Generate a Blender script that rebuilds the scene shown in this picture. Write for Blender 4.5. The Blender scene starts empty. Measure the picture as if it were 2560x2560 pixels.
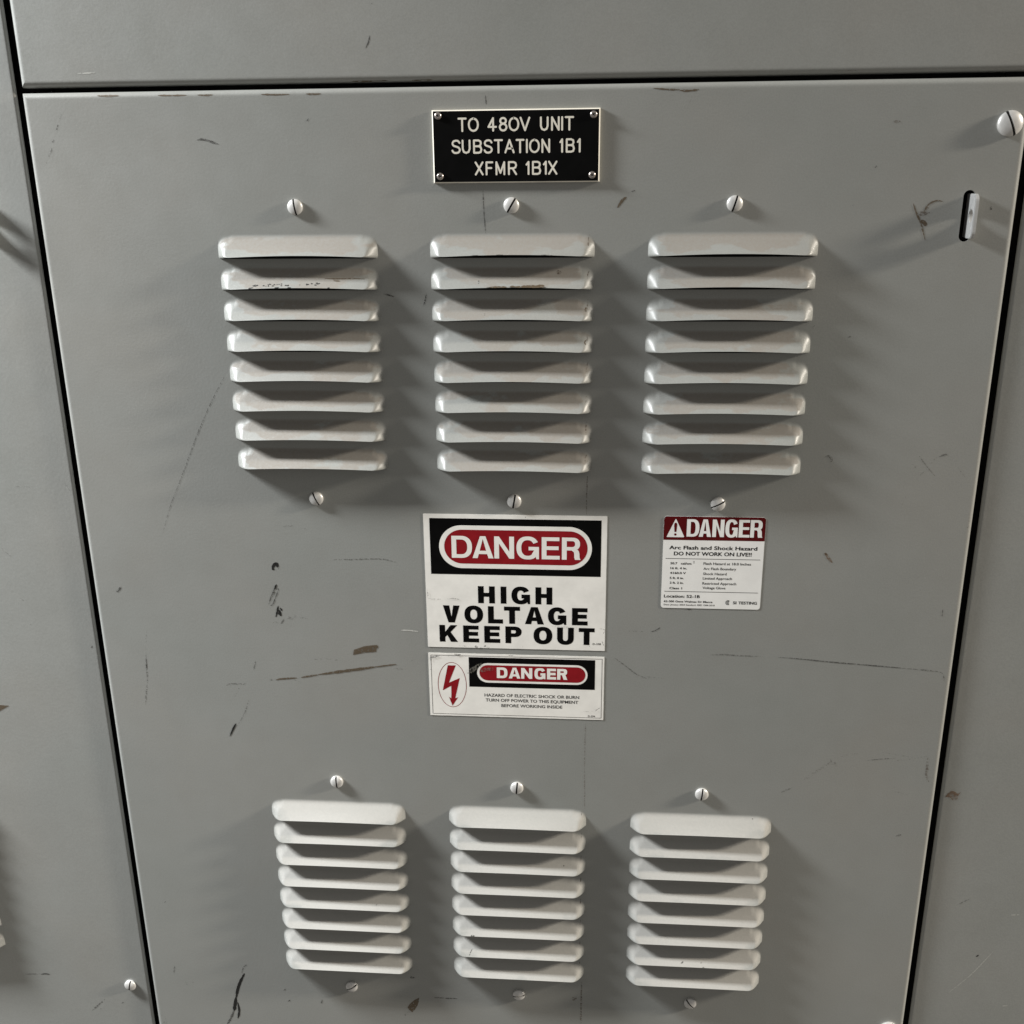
import bpy, math, random
from mathutils import Vector, Matrix, noise
from mathutils.geometry import tessellate_polygon

# ------------------------------------------------------------------ camera, world, lamps, exposure
SC = bpy.context.scene
COL = SC.collection
Z0 = 1.48                     # height of the upper row of screws above the ground, metres

cam_data = bpy.data.cameras.new("camera")
cam_data.sensor_fit = 'HORIZONTAL'
cam_data.sensor_width = 36.0
cam_data.lens = 36.0
cam_data.clip_start = 0.02
cam_data.clip_end = 100.0
cam = bpy.data.objects.new("camera", cam_data)
COL.objects.link(cam)
right = Vector((0.99713216, 0.07506145, -0.00965556))
up = Vector((-0.01428231, 0.31193245, 0.94999693))
back = Vector((0.07432003, -0.94713459, 0.31210993))
cam.matrix_world = Matrix((
    (right.x, up.x, back.x, 0.06439446),
    (right.y, up.y, back.y, -0.84730619),
    (right.z, up.z, back.z, Z0 + 0.02249834),
    (0, 0, 0, 1)))
SC.camera = cam

world = bpy.data.worlds.new("World")
SC.world = world
world.use_nodes = True
bg = world.node_tree.nodes['Background']
bg.inputs[0].default_value = (1.0, 0.97, 0.925, 1)
bg.inputs[1].default_value = 0.265


def ceiling_lamp(name, x, out, h, size, width, colour, watts):
    """a ceiling fluorescent fitting in front of the cabinets"""
    L = bpy.data.lights.new(name, 'AREA')
    L.shape = 'RECTANGLE'
    L.size = size
    L.size_y = width
    L.color = colour
    L.energy = watts
    o = bpy.data.objects.new(name, L)
    o.location = (x, -out, Z0 + h)
    COL.objects.link(o)
    return o


ceiling_lamp("ceiling_lamp_left", -1.65, 0.295, 0.84, 0.74, 0.20, (0.965, 0.985, 1.0), 148)
ceiling_lamp("ceiling_lamp_right", 5.3, 0.64, 1.78, 1.9, 0.26, (1.0, 0.91, 0.79), 980)

SC.view_settings.view_transform = 'Standard'
SC.view_settings.look = 'None'
SC.view_settings.exposure = 0.06
SC.view_settings.gamma = 1.0

random.seed(7)

# ------------------------------------------------------------------ materials


def new_mat(name):
    m = bpy.data.materials.new(name)
    m.use_nodes = True
    nt = m.node_tree
    return m, nt, nt.nodes['Principled BSDF']


def node(nt, kind, **kw):
    n = nt.nodes.new(kind)
    for k, v in kw.items():
        setattr(n, k, v)
    return n


def noise_tex(nt, pos, scale, detail=3.0, rough=0.5):
    n = node(nt, 'ShaderNodeTexNoise')
    n.inputs['Scale'].default_value = scale
    n.inputs['Detail'].default_value = detail
    n.inputs['Roughness'].default_value = rough
    nt.links.new(pos, n.inputs['Vector'])
    return n


def ramp(nt, fac, stops):
    r = node(nt, 'ShaderNodeValToRGB')
    e = r.color_ramp.elements
    while len(e) < len(stops):
        e.new(0.5)
    for i, (p, c) in enumerate(stops):
        e[i].position = p
        e[i].color = c if len(c) == 4 else (*c, 1)
    nt.links.new(fac, r.inputs[0])
    return r


def mix_rgb(nt, fac, a, b, blend='MIX'):
    m = node(nt, 'ShaderNodeMix', data_type='RGBA', blend_type=blend)
    for i, v in ((0, fac), (6, a), (7, b)):
        if hasattr(v, 'links'):
            nt.links.new(v, m.inputs[i])
        elif i == 0:
            m.inputs[0].default_value = v
        else:
            m.inputs[i].default_value = (*v, 1)
    return m.outputs[2]


def paint(name, base, dust_or_light=0.0, rough=0.42, dust_or_light_col=(0.232, 0.211, 0.184), cut=0.0):
    """grey enamel on sheet steel: orange peel, faint mottling, fine grime, optional settled dusty coat or painted-on light"""
    m, nt, b = new_mat(name)
    geo = node(nt, 'ShaderNodeNewGeometry')
    pos = geo.outputs['Position']
    big = noise_tex(nt, pos, 7.0, 2.0)
    tint = ramp(nt, big.outputs['Fac'], [(0.32, (base[0] * 0.972, base[1] * 0.985, base[2] * 0.985)),
                                         (0.5, base), (0.68, (base[0] * 1.018, base[1] * 1.0, base[2] * 0.988))])
    grain = noise_tex(nt, pos, 850.0, 2.0)
    gr = ramp(nt, grain.outputs['Fac'], [(0.36, (0.96, 0.96, 0.96)), (0.64, (1.04, 1.04, 1.04))])
    col = mix_rgb(nt, 1.0, tint.outputs[0], gr.outputs[0], 'MULTIPLY')
    cloud = noise_tex(nt, pos, 38.0, 5.0, 0.6)
    cr = ramp(nt, cloud.outputs['Fac'], [(0.35, (0.985, 0.983, 0.98)), (0.62, (1.005, 1.005, 1.005))])
    col = mix_rgb(nt, 1.0, col, cr.outputs[0], 'MULTIPLY')
    rmix = ramp(nt, cloud.outputs['Fac'], [(0.3, (rough - 0.05,) * 3), (0.7, (rough + 0.08,) * 3)])
    rough_out = rmix.outputs[0]
    if dust_or_light > 0:
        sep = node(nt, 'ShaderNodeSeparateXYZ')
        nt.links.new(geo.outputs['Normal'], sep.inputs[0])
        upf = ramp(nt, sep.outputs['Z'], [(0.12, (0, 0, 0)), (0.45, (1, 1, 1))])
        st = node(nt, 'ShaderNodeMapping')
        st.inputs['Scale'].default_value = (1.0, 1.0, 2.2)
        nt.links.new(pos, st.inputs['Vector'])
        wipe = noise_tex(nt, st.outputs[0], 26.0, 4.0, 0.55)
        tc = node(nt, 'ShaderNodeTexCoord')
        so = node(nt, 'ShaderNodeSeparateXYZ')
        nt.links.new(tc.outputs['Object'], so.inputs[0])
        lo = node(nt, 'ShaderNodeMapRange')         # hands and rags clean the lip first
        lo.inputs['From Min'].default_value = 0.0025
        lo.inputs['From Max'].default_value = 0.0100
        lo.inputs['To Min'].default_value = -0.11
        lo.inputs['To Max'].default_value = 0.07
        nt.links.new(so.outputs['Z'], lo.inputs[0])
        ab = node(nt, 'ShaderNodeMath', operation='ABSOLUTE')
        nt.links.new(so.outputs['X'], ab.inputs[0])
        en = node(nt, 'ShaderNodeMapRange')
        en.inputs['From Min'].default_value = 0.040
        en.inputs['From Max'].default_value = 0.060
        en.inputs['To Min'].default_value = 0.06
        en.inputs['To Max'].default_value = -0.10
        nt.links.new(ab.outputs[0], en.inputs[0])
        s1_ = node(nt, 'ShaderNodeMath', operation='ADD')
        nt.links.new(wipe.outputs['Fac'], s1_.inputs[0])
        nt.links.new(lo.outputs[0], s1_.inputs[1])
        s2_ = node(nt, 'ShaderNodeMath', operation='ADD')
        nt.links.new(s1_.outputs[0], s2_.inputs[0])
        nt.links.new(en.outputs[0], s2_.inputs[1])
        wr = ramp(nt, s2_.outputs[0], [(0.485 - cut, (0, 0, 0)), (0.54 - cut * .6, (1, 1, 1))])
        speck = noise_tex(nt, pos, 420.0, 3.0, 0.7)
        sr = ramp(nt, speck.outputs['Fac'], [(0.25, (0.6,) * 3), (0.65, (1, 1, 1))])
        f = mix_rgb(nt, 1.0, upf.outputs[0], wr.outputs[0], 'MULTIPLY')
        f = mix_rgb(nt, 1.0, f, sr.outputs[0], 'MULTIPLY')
        f = mix_rgb(nt, 1.0, f, (dust_or_light, dust_or_light, dust_or_light), 'MULTIPLY')
        col = mix_rgb(nt, f, col, dust_or_light_col)
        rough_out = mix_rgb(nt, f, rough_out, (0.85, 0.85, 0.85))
    nt.links.new(col, b.inputs['Base Color'])
    nt.links.new(rough_out, b.inputs['Roughness'])
    b.inputs['Specular IOR Level'].default_value = 0.5
    peel = noise_tex(nt, pos, 420.0, 2.0)
    dent = noise_tex(nt, pos, 5.0, 1.0)
    b1 = node(nt, 'ShaderNodeBump')
    b1.inputs['Strength'].default_value = 0.10
    b1.inputs['Distance'].default_value = 0.0006
    nt.links.new(peel.outputs['Fac'], b1.inputs['Height'])
    b2 = node(nt, 'ShaderNodeBump')
    b2.inputs['Strength'].default_value = 0.24
    b2.inputs['Distance'].default_value = 0.01
    nt.links.new(dent.outputs['Fac'], b2.inputs['Height'])
    nt.links.new(b1.outputs[0], b2.inputs['Normal'])
    nt.links.new(b2.outputs[0], b.inputs['Normal'])
    return m


def plain(name, colour, rough=0.45, metal=0.0, spec=0.5, vary=0.06, scale=90.0):
    m, nt, b = new_mat(name)
    geo = node(nt, 'ShaderNodeNewGeometry')
    n = noise_tex(nt, geo.outputs['Position'], scale, 4.0, 0.6)
    lo = tuple(c * (1 - vary) for c in colour)
    hi = tuple(min(1, c * (1 + vary)) for c in colour)
    r = ramp(nt, n.outputs['Fac'], [(0.35, lo), (0.65, hi)])
    nt.links.new(r.outputs[0], b.inputs['Base Color'])
    b.inputs['Roughness'].default_value = rough
    b.inputs['Metallic'].default_value = metal
    b.inputs['Specular IOR Level'].default_value = spec
    return m


def wear(name, colour, cover, scale, rough=0.6):
    """a rubbed mark: broken up by noise, the surface below shows through the gaps"""
    m, nt, b = new_mat(name)
    b.inputs['Base Color'].default_value = (*colour, 1)
    b.inputs['Roughness'].default_value = rough
    geo = node(nt, 'ShaderNodeNewGeometry')
    n = noise_tex(nt, geo.outputs['Position'], scale, 4.0, 0.65)
    lo = max(0.0, 0.62 - cover * 0.55)
    r = ramp(nt, n.outputs['Fac'], [(lo, (0, 0, 0)), (lo + 0.16, (min(1.0, 0.25 + cover),) * 3)])
    t = node(nt, 'ShaderNodeBsdfTransparent')
    mx = node(nt, 'ShaderNodeMixShader')
    nt.links.new(r.outputs[0], mx.inputs[0])
    nt.links.new(t.outputs[0], mx.inputs[1])
    nt.links.new(b.outputs[0], mx.inputs[2])
    nt.links.new(mx.outputs[0], nt.nodes['Material Output'].inputs['Surface'])
    return m


GREY = (0.275, 0.281, 0.266)
M_PAINT = paint("grey_enamel", GREY)
M_DUSTY = paint("grey_enamel_dusty", GREY, dust_or_light=0.85)
M_LOUV_LIT = paint("grey_enamel_louver_lit", GREY, dust_or_light=0.75, dust_or_light_col=(0.37, 0.36, 0.335), cut=0.25)  # lower louvers: pale coat on up-facing faces paints in extra light
M_FLOOR = plain("bounce_floor_concrete", (0.075, 0.070, 0.064), 0.7, vary=0.12, scale=3.0)  # kept dark to hold down light bounced up from below
M_DARK = plain("interior_shade_black", (0.010, 0.010, 0.009), 0.8, vary=0.3, scale=30)  # near-black colour stands for the shade inside the cabinet
M_SCREW = plain("painted_screw", (0.60, 0.595, 0.575), 0.40, metal=0.3, scale=260)
M_SLOT = plain("slot_dark", (0.015, 0.013, 0.011), 0.9)  # near-black bottoms of the screw slots and cross recesses
M_TAB = plain("zinc_tab", (0.52, 0.525, 0.52), 0.42, metal=0.4, scale=300)
M_STEEL = plain("small_steel_screw", (0.42, 0.38, 0.35), 0.28, metal=0.85, scale=500)
M_BLACKPL = plain("black_laminate", (0.003, 0.003, 0.003), 0.42, spec=0.07, vary=0.2)
M_CREAM = plain("engraved_cream_core", (0.80, 0.76, 0.66), 0.5, vary=0.05)
M_WHITE = plain("white_vinyl", (0.90, 0.885, 0.835), 0.45, spec=0.3, vary=0.05, scale=60)
M_WHITE2 = plain("bright_white_vinyl", (0.90, 0.90, 0.875), 0.45, spec=0.3, vary=0.03, scale=60)
M_INK = plain("black_ink", (0.003, 0.003, 0.003), 0.42, spec=0.07, vary=0.2)
M_INKG = plain("grey_black_ink", (0.035, 0.034, 0.033), 0.5, spec=0.07)
M_RED = plain("red_ink", (0.26, 0.012, 0.017), 0.42, spec=0.07, vary=0.1)
M_DKRED = plain("dark_red_ink", (0.095, 0.006, 0.007), 0.42, spec=0.07, vary=0.1)

W = {
    'black': wear("black_rubber_mark", (0.006, 0.006, 0.005), 0.85, 700),
    'dark': wear("dark_scratch", (0.030, 0.028, 0.024), 0.44, 700),
    'grey': wear("grey_scratch", (0.075, 0.073, 0.064), 0.34, 600),
    'faint': wear("faint_scuff", (0.14, 0.137, 0.122), 0.20, 520),
    'brown': wear("brown_residue", (0.105, 0.074, 0.042), 0.55, 480),
    'brownfaint': wear("faint_brown_stain", (0.13, 0.10, 0.076), 0.34, 480),
    'rust': wear("rust_stain", (0.17, 0.10, 0.055), 0.45, 420),
    'light': wear("pale_scratch", (0.62, 0.62, 0.58), 0.55, 600),
    'smear': wear("grey_smear", (0.20, 0.19, 0.16), 0.32, 520),
}

# ------------------------------------------------------------------ helpers


def P(x, h, z):
    """millimetres across, proud of the door face, up  ->  metres"""
    return Vector((x / 1000.0, -h / 1000.0, Z0 + z / 1000.0))


def mesh_obj(name, verts, faces, mat, parent=None, smooth=False):
    me = bpy.data.meshes.new(name)
    me.from_pydata([tuple(v) for v in verts], [], faces)
    me.materials.append(mat)
    if smooth:
        for p in me.polygons:
            p.use_smooth = True
    me.update()
    o = bpy.data.objects.new(name, me)
    COL.objects.link(o)
    if parent:
        o.parent = parent
        o.matrix_parent_inverse = parent.matrix_world.inverted()
    return o


def thing(name, label, cat, loc=(0, 0, 0), group=None):
    o = bpy.data.objects.new(name, None)
    o.empty_display_size = 0.05
    o.location = loc
    COL.objects.link(o)
    bpy.context.view_layer.update()
    o["label"] = label
    o["category"] = cat
    if group:
        o["group"] = group
    return o


# ------------------------------------------------------------------ louvers
LW, LH, LD = 66.5, 20.5, 13.0       # half width, height of the pressing, how far the hood stands out
PITCH = 25.5


def hood(u, v):
    """stand-out of a pressed louver above the sheet at u across, v above the cut line"""
    t = 19.5 - v
    if t <= 0:
        p = 0.0
    elif t < 4.5:
        p = t * t / 9.0 / 17.25
    else:
        p = (t - 2.25) / 17.25
    top = LD * (p + 0.16 * p * (1 - p)) * (1 - 0.17 * abs(u / LW) ** 2.0)
    Rb, R = 2.6, 12.0
    d = LW - abs(u)
    if v < Rb:                                      # lower corners turn in
        d -= Rb - math.sqrt(max(0.0, Rb * Rb - (Rb - v) ** 2))
    cx, cz = LW - R, 19.5 - R
    if abs(u) > cx and v > cz:                      # upper corners are rounded
        d = min(d, R - math.hypot(abs(u) - cx, v - cz))
    if d <= 0:
        return 0.0
    q = min(d / 8.5, 1.0)
    return top * (1 - (1 - q) ** 1.6)


def hood_point(u, v, off=0.0):
    h = hood(u, v)
    return u, h + off, v + 3.2 * (h / LD) * (1 - 0.55 * (u / LW) ** 2) * max(0.0, 1 - v / 11.0)


def louver_mesh(mat):
    ds = [0, 0.12, 0.35, 0.7, 1.2, 1.9, 2.6, 2.75, 3.1, 3.7, 4.5, 5.5, 6.5, 7.5, 8.5, 9.5, 10.5, 12, 14, 18, 26, 38, 52]
    us = [-LW + d for d in ds] + [0] + [LW - d for d in reversed(ds)]
    vs = [0, 0.15, 0.5, 1.0, 1.8, 3, 4.7, 6.5, 8.5, 10.5, 12.2, 13.7, 15, 16.2, 17.3, 18.2, 19, 19.6, LH]
    V, F = [], []
    nu, nv = len(us), len(vs)
    for v in vs:
        for u in us:
            x, h, z = hood_point(u, v)
            V.append((x / 1000, -h / 1000, z / 1000))
    for j in range(nv - 1):
        for i in range(nu - 1):
            a = j * nu + i
            F.append((a, a + 1, a + nu + 1, a + nu))
    nout = len(F)
    base = len(V)                                   # inner skin, 1.7 mm behind the outer one
    vin = [0, 3, 6.5, 10.5, 13.7, 16.2, 18.2]
    for v in vin:
        for u in us:
            x, h, z = hood_point(u, v)
            V.append((x / 1000, -(h - 1.7) / 1000, z / 1000 + (0.0004 if v == 0 else 0)))
    for j in range(len(vin) - 1):
        for i in range(nu - 1):
            a = base + j * nu + i
            F.append((a, a + nu, a + nu + 1, a + 1))
    lip = len(V)                                    # the cut edge, with vertices of its own to stay crisp
    for i in range(nu):
        V.append(V[i])
    for i in range(nu):
        V.append(V[base + i])
    for i in range(nu - 1):
        F.append((lip + i, lip + nu + i, lip + nu + i + 1, lip + i + 1))
    me = bpy.data.meshes.new("louver")
    me.from_pydata(V, [], F)
    me.materials.append(mat)
    for p in me.polygons:
        p.use_smooth = True
    me.update()
    return me


ME_DUSTY = louver_mesh(M_DUSTY)
ME_CLEAN = louver_mesh(M_LOUV_LIT)
COLS = (-176.0, 0.0, 175.5)
CUT_UP = -40.6          # cut line of the top louver of the upper bank
CUT_LO = -575.4


def louver_rects(xs, banks=(CUT_UP, CUT_LO)):
    return [(x - LW, x + LW, c - k * PITCH, c - k * PITCH + LH) for x in xs for c in banks for k in range(8)]


# ------------------------------------------------------------------ sheet metal pans


def pan(name, x0, x1, z0, z1, face, r, depth, mat, parent, holes=(), slots=()):
    """a sheet with its four edges bent back over radius r; rectangular and slotted openings"""
    V, F = [], []

    def quad(a, b, c, d):
        i = len(V)
        V.extend((a, b, c, d))
        F.append((i, i + 1, i + 2, i + 3))

    m = r + 1.0
    xi0, xi1, zi0, zi1 = x0 + m, x1 - m, z0 + m, z1 - m
    rects = list(holes) + [(s[0] - s[2] - 3, s[0] + s[2] + 3, s[1] - s[3] - 3, s[1] + s[3] + 3) for s in slots]
    xs = sorted({xi0, xi1} | {q for h in rects for q in h[:2]})
    zs = sorted({zi0, zi1} | {q for h in rects for q in h[2:]})
    for i in range(len(xs) - 1):
        run = None
        for j in range(len(zs) - 1):
            cx, cz = (xs[i] + xs[i + 1]) / 2, (zs[j] + zs[j + 1]) / 2
            solid = not any(h[0] < cx < h[1] and h[2] < cz < h[3] for h in rects)
            if solid:
                quad(P(xs[i], face, zs[j]), P(xs[i + 1], face, zs[j]), P(xs[i + 1], face, zs[j + 1]), P(xs[i], face, zs[j + 1]))
    for (cx, cz, hw, hh) in slots:                  # rounded slot in a small rectangle, plus its cut wall
        n = 40
        inner = []
        for k in range(n):
            a = 2 * math.pi * k / n
            inner.append((cx + hw * math.cos(a), cz + hw * math.sin(a) + (hh - hw) * (1 if k < n // 2 else -1)))
        ring = [(cx - hw - 3, cz - hh - 3), (cx + hw + 3, cz - hh - 3), (cx + hw + 3, cz + hh + 3), (cx - hw - 3, cz + hh + 3)]
        vl = [[Vector((p[0], p[1], 0)) for p in ring], [Vector((p[0], p[1], 0)) for p in reversed(inner)]]
        fl = vl[0] + vl[1]
        i = len(V)
        V.extend(P(p.x, face, p.y) for p in fl)
        for a, c, d in tessellate_polygon(vl):
            A, B, D = fl[a], fl[c], fl[d]
            if (B.x - A.x) * (D.y - A.y) - (B.y - A.y) * (D.x - A.x) < 0:
                c, d = d, c
            F.append((i + a, i + c, i + d))
        for k in range(n):
            l = (k + 1) % n
            quad(P(*_i(inner[l], face)), P(*_i(inner[k], face)), P(*_i(inner[k], face - 2.5)), P(*_i(inner[l], face - 2.5)))
    flat = len(F)
    rings = [(m, 0.0)]
    for k in range(9):
        a = math.pi / 2 * k / 8
        rings.append((r - r * math.sin(a), r - r * math.cos(a)))
    rings.append((0.0, depth))
    base = len(V)
    for ins, bk in rings:
        V.extend((P(x0 + ins, face - bk, z0 + ins), P(x1 - ins, face - bk, z0 + ins), P(x1 - ins, face - bk, z1 - ins), P(x0 + ins, face - bk, z1 - ins)))
    sm = []
    for side in range(4):                           # sides get their own vertices so that corners stay crisp
        b0 = len(V)
        for k in range(len(rings)):
            V.append(V[base + k * 4 + side])
            V.append(V[base + k * 4 + (side + 1) % 4])
        for k in range(len(rings) - 1):
            a = b0 + k * 2
            sm.append(len(F))
            F.append((a, a + 2, a + 3, a + 1))
    o = mesh_obj(name, V, F, mat, parent)
    for k in sm:
        o.data.polygons[k].use_smooth = True
    return o


def _i(q, h):
    return q[0], h, q[1]


# ------------------------------------------------------------------ screws, latch


def screw_mesh(R, H, rim, slot_w, mat, name="screw", phillips=False):
    """slotted round-head screw standing on the sheet, slot along local z"""
    V, F = [], []

    def dome(x, y):
        q = min(1.0, (x * x + y * y) / (R * R))
        return rim + (H - rim) * math.sqrt(max(0.0, 1 - q * 0.985))

    ys = [R * math.sin(math.pi / 2 * k / 7) for k in range(8)]
    half = slot_w / 2
    ys = [y for y in ys if y > half * 1.6]
    rows = [(-y, False) for y in reversed(ys)] + [(-half, False), (-half, True), (half, True), (half, False)] + [(y, False) for y in ys]
    n = 18
    idx = []
    for y, low in rows:
        c = math.sqrt(max(0.0, R * R - y * y))
        row = []
        for k in range(n + 1):
            x = c * math.sin(math.pi * (k / n - 0.5))
            h = dome(x, y)
            if low:
                h = min(h, H - 1.9 * (H / 4.2))
            row.append(len(V))
            V.append((y / 1000, -h / 1000, x / 1000))
        idx.append(row)
    mats = []
    for j in range(len(idx) - 1):
        low = rows[j][1] or rows[j + 1][1]
        for k in range(n):
            F.append((idx[j][k], idx[j + 1][k], idx[j + 1][k + 1], idx[j][k + 1]))
            mats.append(1 if rows[j][1] and rows[j + 1][1] else 0)
    m = 40
    b0 = len(V)
    for k in range(m):
        a = 2 * math.pi * k / m
        V.append((R * math.cos(a) / 1000, -dome(R, 0) / 1000, R * math.sin(a) / 1000))
    for k in range(m):
        a = 2 * math.pi * k / m
        V.append((R * 0.97 * math.cos(a) / 1000, 0.0002, R * 0.97 * math.sin(a) / 1000))
    for k in range(m):
        l = (k + 1) % m
        F.append((b0 + k, b0 + l, b0 + m + l, b0 + m + k))
        mats.append(0)
    me = bpy.data.meshes.new(name)
    me.from_pydata(V, [], F)
    me.materials.append(mat)
    me.materials.append(M_SLOT)
    for p, mi in zip(me.polygons, mats):
        p.material_index = mi
        p.use_smooth = True
    me.update()
    try:
        me.set_sharp_from_angle(angle=math.radians(50))
    except Exception:
        pass
    # outward winding
    import bmesh
    bm = bmesh.new()
    bm.from_mesh(me)
    bmesh.ops.recalc_face_normals(bm, faces=bm.faces)
    bm.to_mesh(me)
    bm.free()
    return me


ME_SCREW = screw_mesh(6.3, 4.3, 1.4, 1.5, M_SCREW)
ME_BIGSCREW = screw_mesh(9.4, 5.6, 1.6, 1.9, M_SCREW)


def put(me, name, parent, x, z, h=0.0, turn=0.0):
    o = bpy.data.objects.new(name, me)
    COL.objects.link(o)
    o.parent = parent
    o.matrix_parent_inverse = parent.matrix_world.inverted()
    o.location = P(x, h, z)
    o.rotation_euler = (0, math.radians(turn), 0)
    return o


def latch_tab(parent, x, z):
    """flat steel tab standing out through its slot, with a padlock hole"""
    t, out, hh, rr = 3.0, 12.0, 16.6, 5.0
    outer = [(-8.0, -hh)]
    for k in range(7):
        a = math.pi / 2 * k / 6
        outer.append((out - rr + rr * math.sin(a), -hh + rr - rr * math.cos(a)))
    for k in range(7):
        a = math.pi / 2 * k / 6
        outer.append((out - rr + rr * math.cos(a), hh - rr + rr * math.sin(a)))
    outer.append((-8.0, hh))
    hole = []
    for k in range(24):
        a = -2 * math.pi * k / 24
        hole.append((5.2 + 4.0 * math.cos(a), 0.2 + 4.8 * math.sin(a)))
    V, F = [], []
    loops = [[Vector((p[0], p[1], 0)) for p in outer], [Vector((p[0], p[1], 0)) for p in hole]]
    flat = [p for l in loops for p in l]
    tris = tessellate_polygon(loops)
    n = len(flat)
    b = 0.45
    for sx in (0, 1):
        for p in flat:
            V.append(P(x + sx * t, p.x, z + p.y))
    for tr in tris:
        F.append(tr)
        F.append(tuple(n + k for k in reversed(tr)))
    no = len(outer)
    for k in range(no):
        l = (k + 1) % no
        F.append((k, l, n + l, n + k))
    for k in range(len(hole)):
        l = (k + 1) % len(hole)
        F.append((no + k, no + l, n + no + l, n + no + k))
    o = mesh_obj("latch_tab", V, F, M_TAB, parent)
    import bmesh
    bm = bmesh.new()
    bm.from_mesh(o.data)
    bmesh.ops.recalc_face_normals(bm, faces=bm.faces)
    edges = [e for e in bm.edges if len(e.link_faces) == 2 and e.calc_face_angle(0) > 1.0]
    bmesh.ops.bevel(bm, geom=edges, offset=0.00045, segments=2, affect='EDGES')
    bm.to_mesh(o.data)
    bm.free()
    return o


# ------------------------------------------------------------------ the cabinet front
DX0, DX1, DTOP, DBOT = -391.4, 389.4, 88.6, -1330.0
R_EDGE = 4.2
R_NEXT = 2.2                     # tighter bend on the neighbours
UREC = -1.5
UZ = 92.8
REC = -4.0                       # the neighbouring panels sit this far behind the door face

cabinet = thing("electrical_cabinet", "grey steel electrical cabinet front with louvered door, black gaps and slotted screws", "cabinet", (0, 0.3, 0))


def slab(V, F, x0, x1, y0, y1, z0, z1):
    i = len(V)
    for y in (y0, y1):
        for z in (z0, z1):
            for x in (x0, x1):
                V.append((x, y, z))
    for f in ((0, 1, 3, 2), (5, 4, 6, 7), (4, 0, 2, 6), (1, 5, 7, 3), (2, 3, 7, 6), (4, 5, 1, 0)):
        F.append(tuple(i + k for k in f))


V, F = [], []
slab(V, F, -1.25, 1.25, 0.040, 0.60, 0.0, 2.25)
frame = mesh_obj("gap_shade_body", V, F, M_DARK, cabinet)  # solid block, shade behind gaps and louver openings put into its colour
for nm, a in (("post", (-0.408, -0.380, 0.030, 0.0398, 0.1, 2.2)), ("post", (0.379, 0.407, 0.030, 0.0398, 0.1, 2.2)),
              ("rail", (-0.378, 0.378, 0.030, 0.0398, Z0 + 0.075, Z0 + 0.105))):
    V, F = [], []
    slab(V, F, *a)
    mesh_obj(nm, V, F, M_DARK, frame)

door = pan("louvered_door", DX0, DX1, DBOT, DTOP, 0.0, R_EDGE, 24.0, M_PAINT, cabinet, louver_rects(COLS), [(353.0, -10.6, 4.5, 19.2)])
door["label"] = "louvered door between the two black vertical gaps"
upper = pan("upper_panel", DX0, 700.0, UZ, 560.0, UREC, R_EDGE, 14.0, M_PAINT, cabinet)
upper["label"] = "plain panel above the horizontal black gap"
LX = -791.7
left = pan("neighbouring_door", -1180.0, -398.0, DBOT, 560.0, REC, R_NEXT, 2.6, M_PAINT, cabinet, louver_rects((LX + 175.5,)), [(353.0 + LX, -10.6, 4.5, 19.2)])
left["label"] = "neighbouring door with one slotted screw at its edge"
rightp = pan("side_panel", 396.0, 1180.0, DBOT, 89.0, REC, R_NEXT, 2.6, M_PAINT, cabinet)
rightp["label"] = "plain side panel with a small rust spot"

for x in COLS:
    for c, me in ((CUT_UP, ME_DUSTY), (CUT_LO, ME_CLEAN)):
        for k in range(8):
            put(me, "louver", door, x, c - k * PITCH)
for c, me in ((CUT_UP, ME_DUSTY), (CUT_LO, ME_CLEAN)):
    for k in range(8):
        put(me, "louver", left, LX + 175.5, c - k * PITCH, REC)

ROWS = (0.0, -246.5, -534.3, -780.8)
TURN = ((-9, 31, 17), (-24, 10, 62), (-3, 5, 6), (58, 80, -38))
for r, z in enumerate(ROWS):
    for c, x in enumerate((-175.0, 0.0, 175.0)):
        put(ME_SCREW, "screw", door, x, z, 0.0, TURN[r][c])
put(ME_BIGSCREW, "corner_screw", door, 375.5, 56.0, 0.0, -24)
put(ME_BIGSCREW, "corner_screw", door, 374.5, -802.0, 0.0, 20)
put(ME_SCREW, "corner_screw", left, -417.5, -797.5, REC, 12)
latch_tab(door, 353.8, -10.6)
latch_tab(left, 353.8 + LX, -10.6).location.y += -REC / 1000

# ------------------------------------------------------------------ lettering
ARC = 14


def ell(cx, cy, rx, ry, a0, a1, n=ARC, p=2.25):
    pts = []
    for k in range(n + 1):
        a = math.radians(a0 + (a1 - a0) * k / n)
        c, s = math.cos(a), math.sin(a)
        pts.append((cx + rx * math.copysign(abs(c) ** (2 / p), c), cy + ry * math.copysign(abs(s) ** (2 / p), s)))
    return pts


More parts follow.
